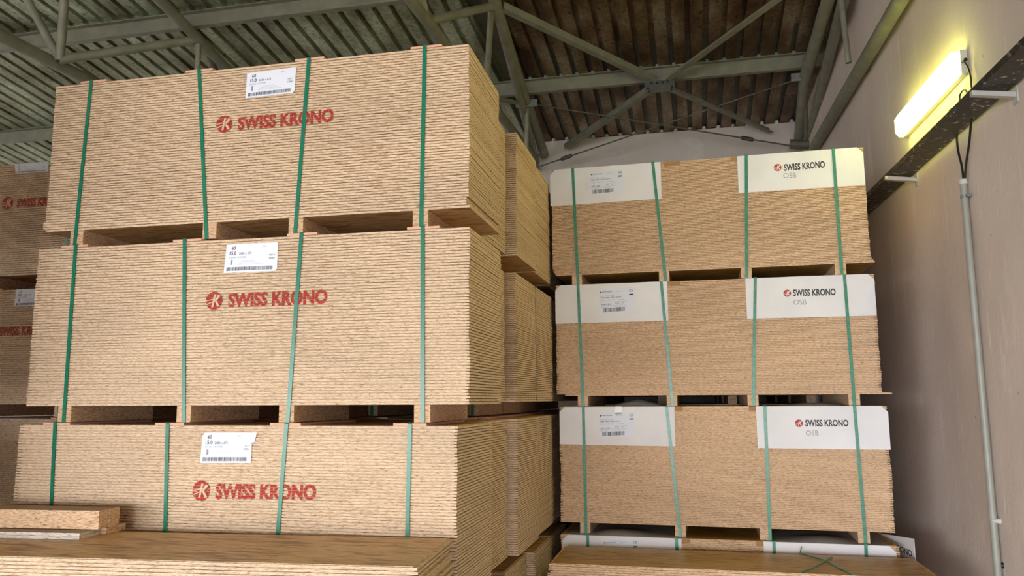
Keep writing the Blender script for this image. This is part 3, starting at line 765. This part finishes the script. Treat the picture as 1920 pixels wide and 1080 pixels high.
# far left truss end
f1, f2 = atY(-60, 165, 9.4), atY(62, 318, 11.2)
tf = empty('roof_truss', tuple(f2), 0, 'dark pipe brace above the far left pack, near the left edge', 'roof brace')
pipe(tf, 'diagonal_pipe', f1, f2, .05, 'steel_d'); pipe(tf, 'web_pipe', f2, atY(100, 262, 11.2), .03, 'steel_d')
# right truss along the wall
jR = atY(1512, 268, 11.3)
tr = empty('roof_truss', (jR.x, 11.5, 5.7), 0, 'right pipe truss running down along the right wall to the back corner', 'roof truss')
rn = atRoof(1508, 150, RO)
rr0 = atRoof(1556, -10, RO)
pipe(tr, 'top_chord', ext(rn, rr0, 2.5), rn, .072); pipe(tr, 'top_chord', rn, atY(1498, 258, 11.35), .068)
s0, s1 = atRoof(1582, -10, RO), atRoof(1512, 262, RO)
pipe(tr, 'top_chord', ext(s1, s0, 1.6), atY(1516, 262, 11.4), .06)
w0 = atWall(1692, -6, .10)
pipe(tr, 'bottom_chord', ext(atWall(1527, 276, .07), w0, 1.5), atWall(1527, 276, .07), .066)
pipe(tr, 'web_pipe', atWall(1591, 118, .16), atWall(1577, 0, .2), .03)
pipe(tr, 'web_pipe', rn, atY(1512, 262, 11.3), .03)
g = MB(); g.box((-.12,-.02,-.05), (.1,.0,.05)); go = g.build('tie_bracket', M['galv'], tr); go.location = rn-Vector(tr.location)+Vector((-.05,-.1,0))
g = MB(); g.tube([(-.22, 0, .02), (.12, 0, -.02)], .07); go = g.build('end_pipe', M['steel_d'], tr); go.location = Vector(jR)-Vector(tr.location)+Vector((0,0,-.02))

# X brace of angle bars with a bolted plate
pc = atRoof(1237, 155, -.25)
xb = empty('cross_brace', tuple(pc), 0, 'X shaped angle bar brace bolted to a plate under the roof', 'roof brace')
ang = [(-.035,-.035),(.035,-.035),(.035,-.027),(-.027,-.027),(-.027,.035),(-.035,.035)]
for k, (px, py) in enumerate(((941,12),(1475,-18),(1062,275),(1446,244))):
    Q = atRoof(px, py, -.25 if k < 2 else -.20); d = (Q-pc).normalized()
    mb = MB(); mb.bar(d*.12, Q-pc, [(x*1.15, y*1.15) for x, y in ang]); mb.build('angle_bar', M['steel'], xb)
mb = MB(); poly = [(-.22,-.10),(-.12,-.16),(.12,-.16),(.22,-.10),(.22,.12),(.12,.17),(-.12,.17),(-.22,.12)]
mb.prism([(x*.85, y*.95) for x, y in poly], lambda p, d: (p[0], p[1], -p[1]*SLOPE+d), -.045, -.035)
mb.build('gusset_plate', M['galv'], xb)
for x, y in ((-.14,.10),(.14,.10),(-.15,.03),(.15,.03),(-.10,-.11),(.10,-.11),(-.03,-.10),(.04,-.10)):
    b_ = MB(); b_.tube([(x, y, -y*SLOPE-.045), (x, y, -y*SLOPE-.06)], .014, 6); b_.build('bolt', M['bolt'], xb)

# thin tie rods with turnbuckles
def rod(P, Q, tb, label):
    P, Q = Vector(P), Vector(Q)
    e = empty('tie_rod', tuple(P), 0, label, 'tie rod')
    mb = MB(); mb.tube([(0,0,0), tuple(Q-P)], .011, 8); mb.build('rod', M['steel_d'], e)
    c = (Q-P)*tb; d = (Q-P).normalized(); mb = MB()
    for s in (-1, 1):
        off = Vector((0, 0, .022))*s; mb.tube([tuple(c-d*.1), tuple(c-d*.07+off), tuple(c+d*.07+off), tuple(c+d*.1)], .009, 6)
    mb.build('turnbuckle', M['bolt'], e)
rod(atY(1003,196,10.2), atY(1500,276,11.25), .80, 'thin tie rod running from the middle truss down to the right corner')
rod(atY(1500,147,10.35), atY(1000,316,11.2), .86, 'thin tie rod running from the right truss down to the middle truss foot')

# mortar scallops under the sheet ribs
k = 0; x = SPLIT+.05
lumps = []
while x < 1.5:
    mb = MB(); mb.tube([(0, -.03, 0), (0, 0, 0)], [.02, .032], 10)
    o = mb.build('mortar_patch', M['mortar']); o.location = (x+.118, BACK_Y-.001, EAVE+.012)
    tag(o, 'small white mortar patch closing a roof rib above the back wall', 'mortar patch', 'mortar patches along the top of the back wall'); x += .208

# ------------------------------------------------------------------ lamp on the right wall
a1 = atWall(1694, 266, .05); a2 = atWall(1799, 140, .05)
zl = (a1.z+a2.z)/2; Yn, Yf = a2.y, a1.y
print('lamp', a1, a2)
def strip_light(Yc, label):
    e = empty('wall_lamp', (wallx(Yc), Yc, zl+.105), 0, label, 'strip light')
    e.rotation_euler = (0, 0, math.atan(.045))
    mb = MB()
    hp = [(0,-hh*.42),(-.045,-hh*.45),(-.045,hh*.45),(0,hh*.42)]
    mb.prism(hp, lambda p, d: (p[0]-.004, d, p[1]), -L/2-.035, L/2+.035); mb.build('housing', M['housing'], e)
    mb = MB()
    def sect(y, k): return [(-.050, y, -hh*.47*k), (-.085*k-.005, y, -hh*.47*k), (-.115*k, y, -hh*.28*k), (-.115*k, y, hh*.28*k), (-.085*k-.005, y, hh*.47*k), (-.050, y, hh*.47*k)]
    secs = [sect(-L/2, .9), sect(-L/2+.02, 1), sect(L/2-.02, 1), sect(L/2, .9)]
    vs = [p for s in secs for p in s]; n = 6
    mb.add(vs, [(i*n+k, i*n+(k+1) % n, (i+1)*n+(k+1) % n, (i+1)*n+k) for i in range(3) for k in range(n)]+[tuple(range(n))[::-1], tuple(range(3*n, 4*n))], 0)
    mb.build('diffuser', M['diff'], e)
    mb = MB(); mb.tube([(-.03, -L/2-.034, .0), (-.03, -L/2-.07, .0)], .013, 10); mb.build('cable_gland', M['bolt'], e)
L = Yf-Yn; hh = .20
print('lamp length', L)
strip_light((Yn+Yf)/2, 'glowing white strip light fixed to the right wall above the dark rail')
strip_light((Yn+Yf)/2-3.4, 'added unseen strip light on the right wall, outside the frame to the right')  # lamp added out of view to brighten the side faces of the left stacks

# ------------------------------------------------------------------ dark rail
RO_ = .21                                     # how far the rail stands out from the wall
zi = (atWall(1823,230,.02).z+atWall(1718,323,.02).z)/2
zo = (atWall(1834,160,RO_).z+atWall(1667,323,RO_).z)/2
print('rail', zi, zo)
zr0 = zi; hR = max(.04, zo-zi)
e = empty('wall_rail', (wallx(4), 4, zr0), math.atan(.045), 'dark flaking steel rail running along the right wall under the strip light', 'rail')
mb = MB(); prof = [(-.02, 0), (-RO_, 0), (-RO_-.004, hR), (-RO_+.012, hR), (-RO_+.014, .012), (-.034, .012), (-.034, hR), (-.02, hR)]
mb.prism(prof, lambda p, d: (p[0], d, p[1]), .5-4, 9.2-4); mb.build('steel_channel', M['rail'], e)
def brk(px, py, label, drop):
    P = atWall(px, py, .0); mb = MB(); n_ = [(-.245,-.02,drop), (-.0,-.02,-.035), (-.0,.02,-.035), (-.245,.02,drop)]
    mb.add([(a, b, c-.03) for a, b, c in n_]+n_, [(0,1,2,3),(7,6,5,4),(0,4,5,1),(1,5,6,2),(2,6,7,3),(3,7,4,0)], 0)
    mb.box((-.008, -.035, -.10), (-.001, .035, .0))
    o = mb.build('wall_bracket', M['bracket']); o.location = (wallx(P.y), P.y, zr0-.001); tag(o, label, 'bracket'); return o
brk(1905, 172, 'white bracket holding the dark rail near the strip light', -.001); brk(1720, 345, 'white bracket holding the dark rail near the top right pack', -.001)

# conduit and cables
c1 = atWall(1806, 340, .036)
e = empty('conduit', (c1.x, c1.y, FLOOR), 0, 'grey vertical conduit pipe on the right wall below the rail', 'conduit')
mb = MB(); mb.tube([(0,0,0), (0,0,c1.z-FLOOR)], .023, 16); mb.build('pipe', M['conduit'], e)
mb = MB(); mb.tube([(0,0,c1.z-FLOOR-.02), (0,0,c1.z-FLOOR+.012)], .027, 16); mb.build('end_collar', M['housing'], e)
for z_ in (c1.z-FLOOR-.11, .9):
    mb = MB(); mb.tube([(0,0,z_-.012), (0,0,z_+.012)], .027, 16); mb.box((-.0, -.05, z_-.01), (.03, .05, z_+.01)); mb.build('pipe_clamp', M['galv'], e)
def cable(pts, r, label, off=.04):
    P = [atWall(px, py, o_) for px, py, o_ in pts]
    Q = []
    for i in range(len(P)-1):
        for s in range(6):
            t = s/6; a = P[max(i-1, 0)]; b = P[i]; c = P[i+1]; d = P[min(i+2, len(P)-1)]
            Q.append(.5*((2*b)+(c-a)*t+(2*a-5*b+4*c-d)*t*t+(3*b-a-3*c+d)*t*t*t))
    Q.append(P[-1]); o0 = Q[0].copy(); mb = MB(); mb.tube([tuple(q-o0) for q in Q], r, 8); o = mb.build('cable', M['cable']); o.location = o0
    return tag(o, label, 'cable')
cable([(1807,340,.03),(1803,310,.03),(1797,285,.03),(1794,258,.03),(1796,240,.05)], .008, 'left black cable dropping from the rail into the conduit')
cable([(1809,340,.03),(1811,310,.03),(1817,270,.03),(1820,238,.04),(1822,222,.06)], .008, 'right black cable dropping from the rail into the conduit')
cable([(1806,113,.05),(1814,125,.03),(1820,145,.03),(1821,165,.05),(1824,176,.08)], .006, 'black cable leaving the end of the strip light')
cable([(1800,194,.04),(1800,178,.03),(1808,168,.03),(1814,176,.03),(1812,186,.07)], .006, 'small black cable loop between strip light and rail')
cable([(1780,208,.05),(1785,203,.03),(1791,205,.03),(1793,210,.05)], .005, 'tiny black cable end above the rail below the strip light')
# wall fixings
for px, py, lb in ((1876, 977, 'small white wall anchor beside the conduit'), (1881, 1060, 'broken wall anchor with black hole at the lower right')):
    P = atWall(px, py, .0); mb = MB(); mb.tube([(-.035,0,0), (.0,0,0)], [.012, .02], 10); mb.tube([(-.05,.0,.004), (-.033,0,0)], .007, 8)
    o = mb.build('wall_anchor', M['mortar'] if py < 1000 else M['bolt']); o.location = P; tag(o, lb, 'anchor')
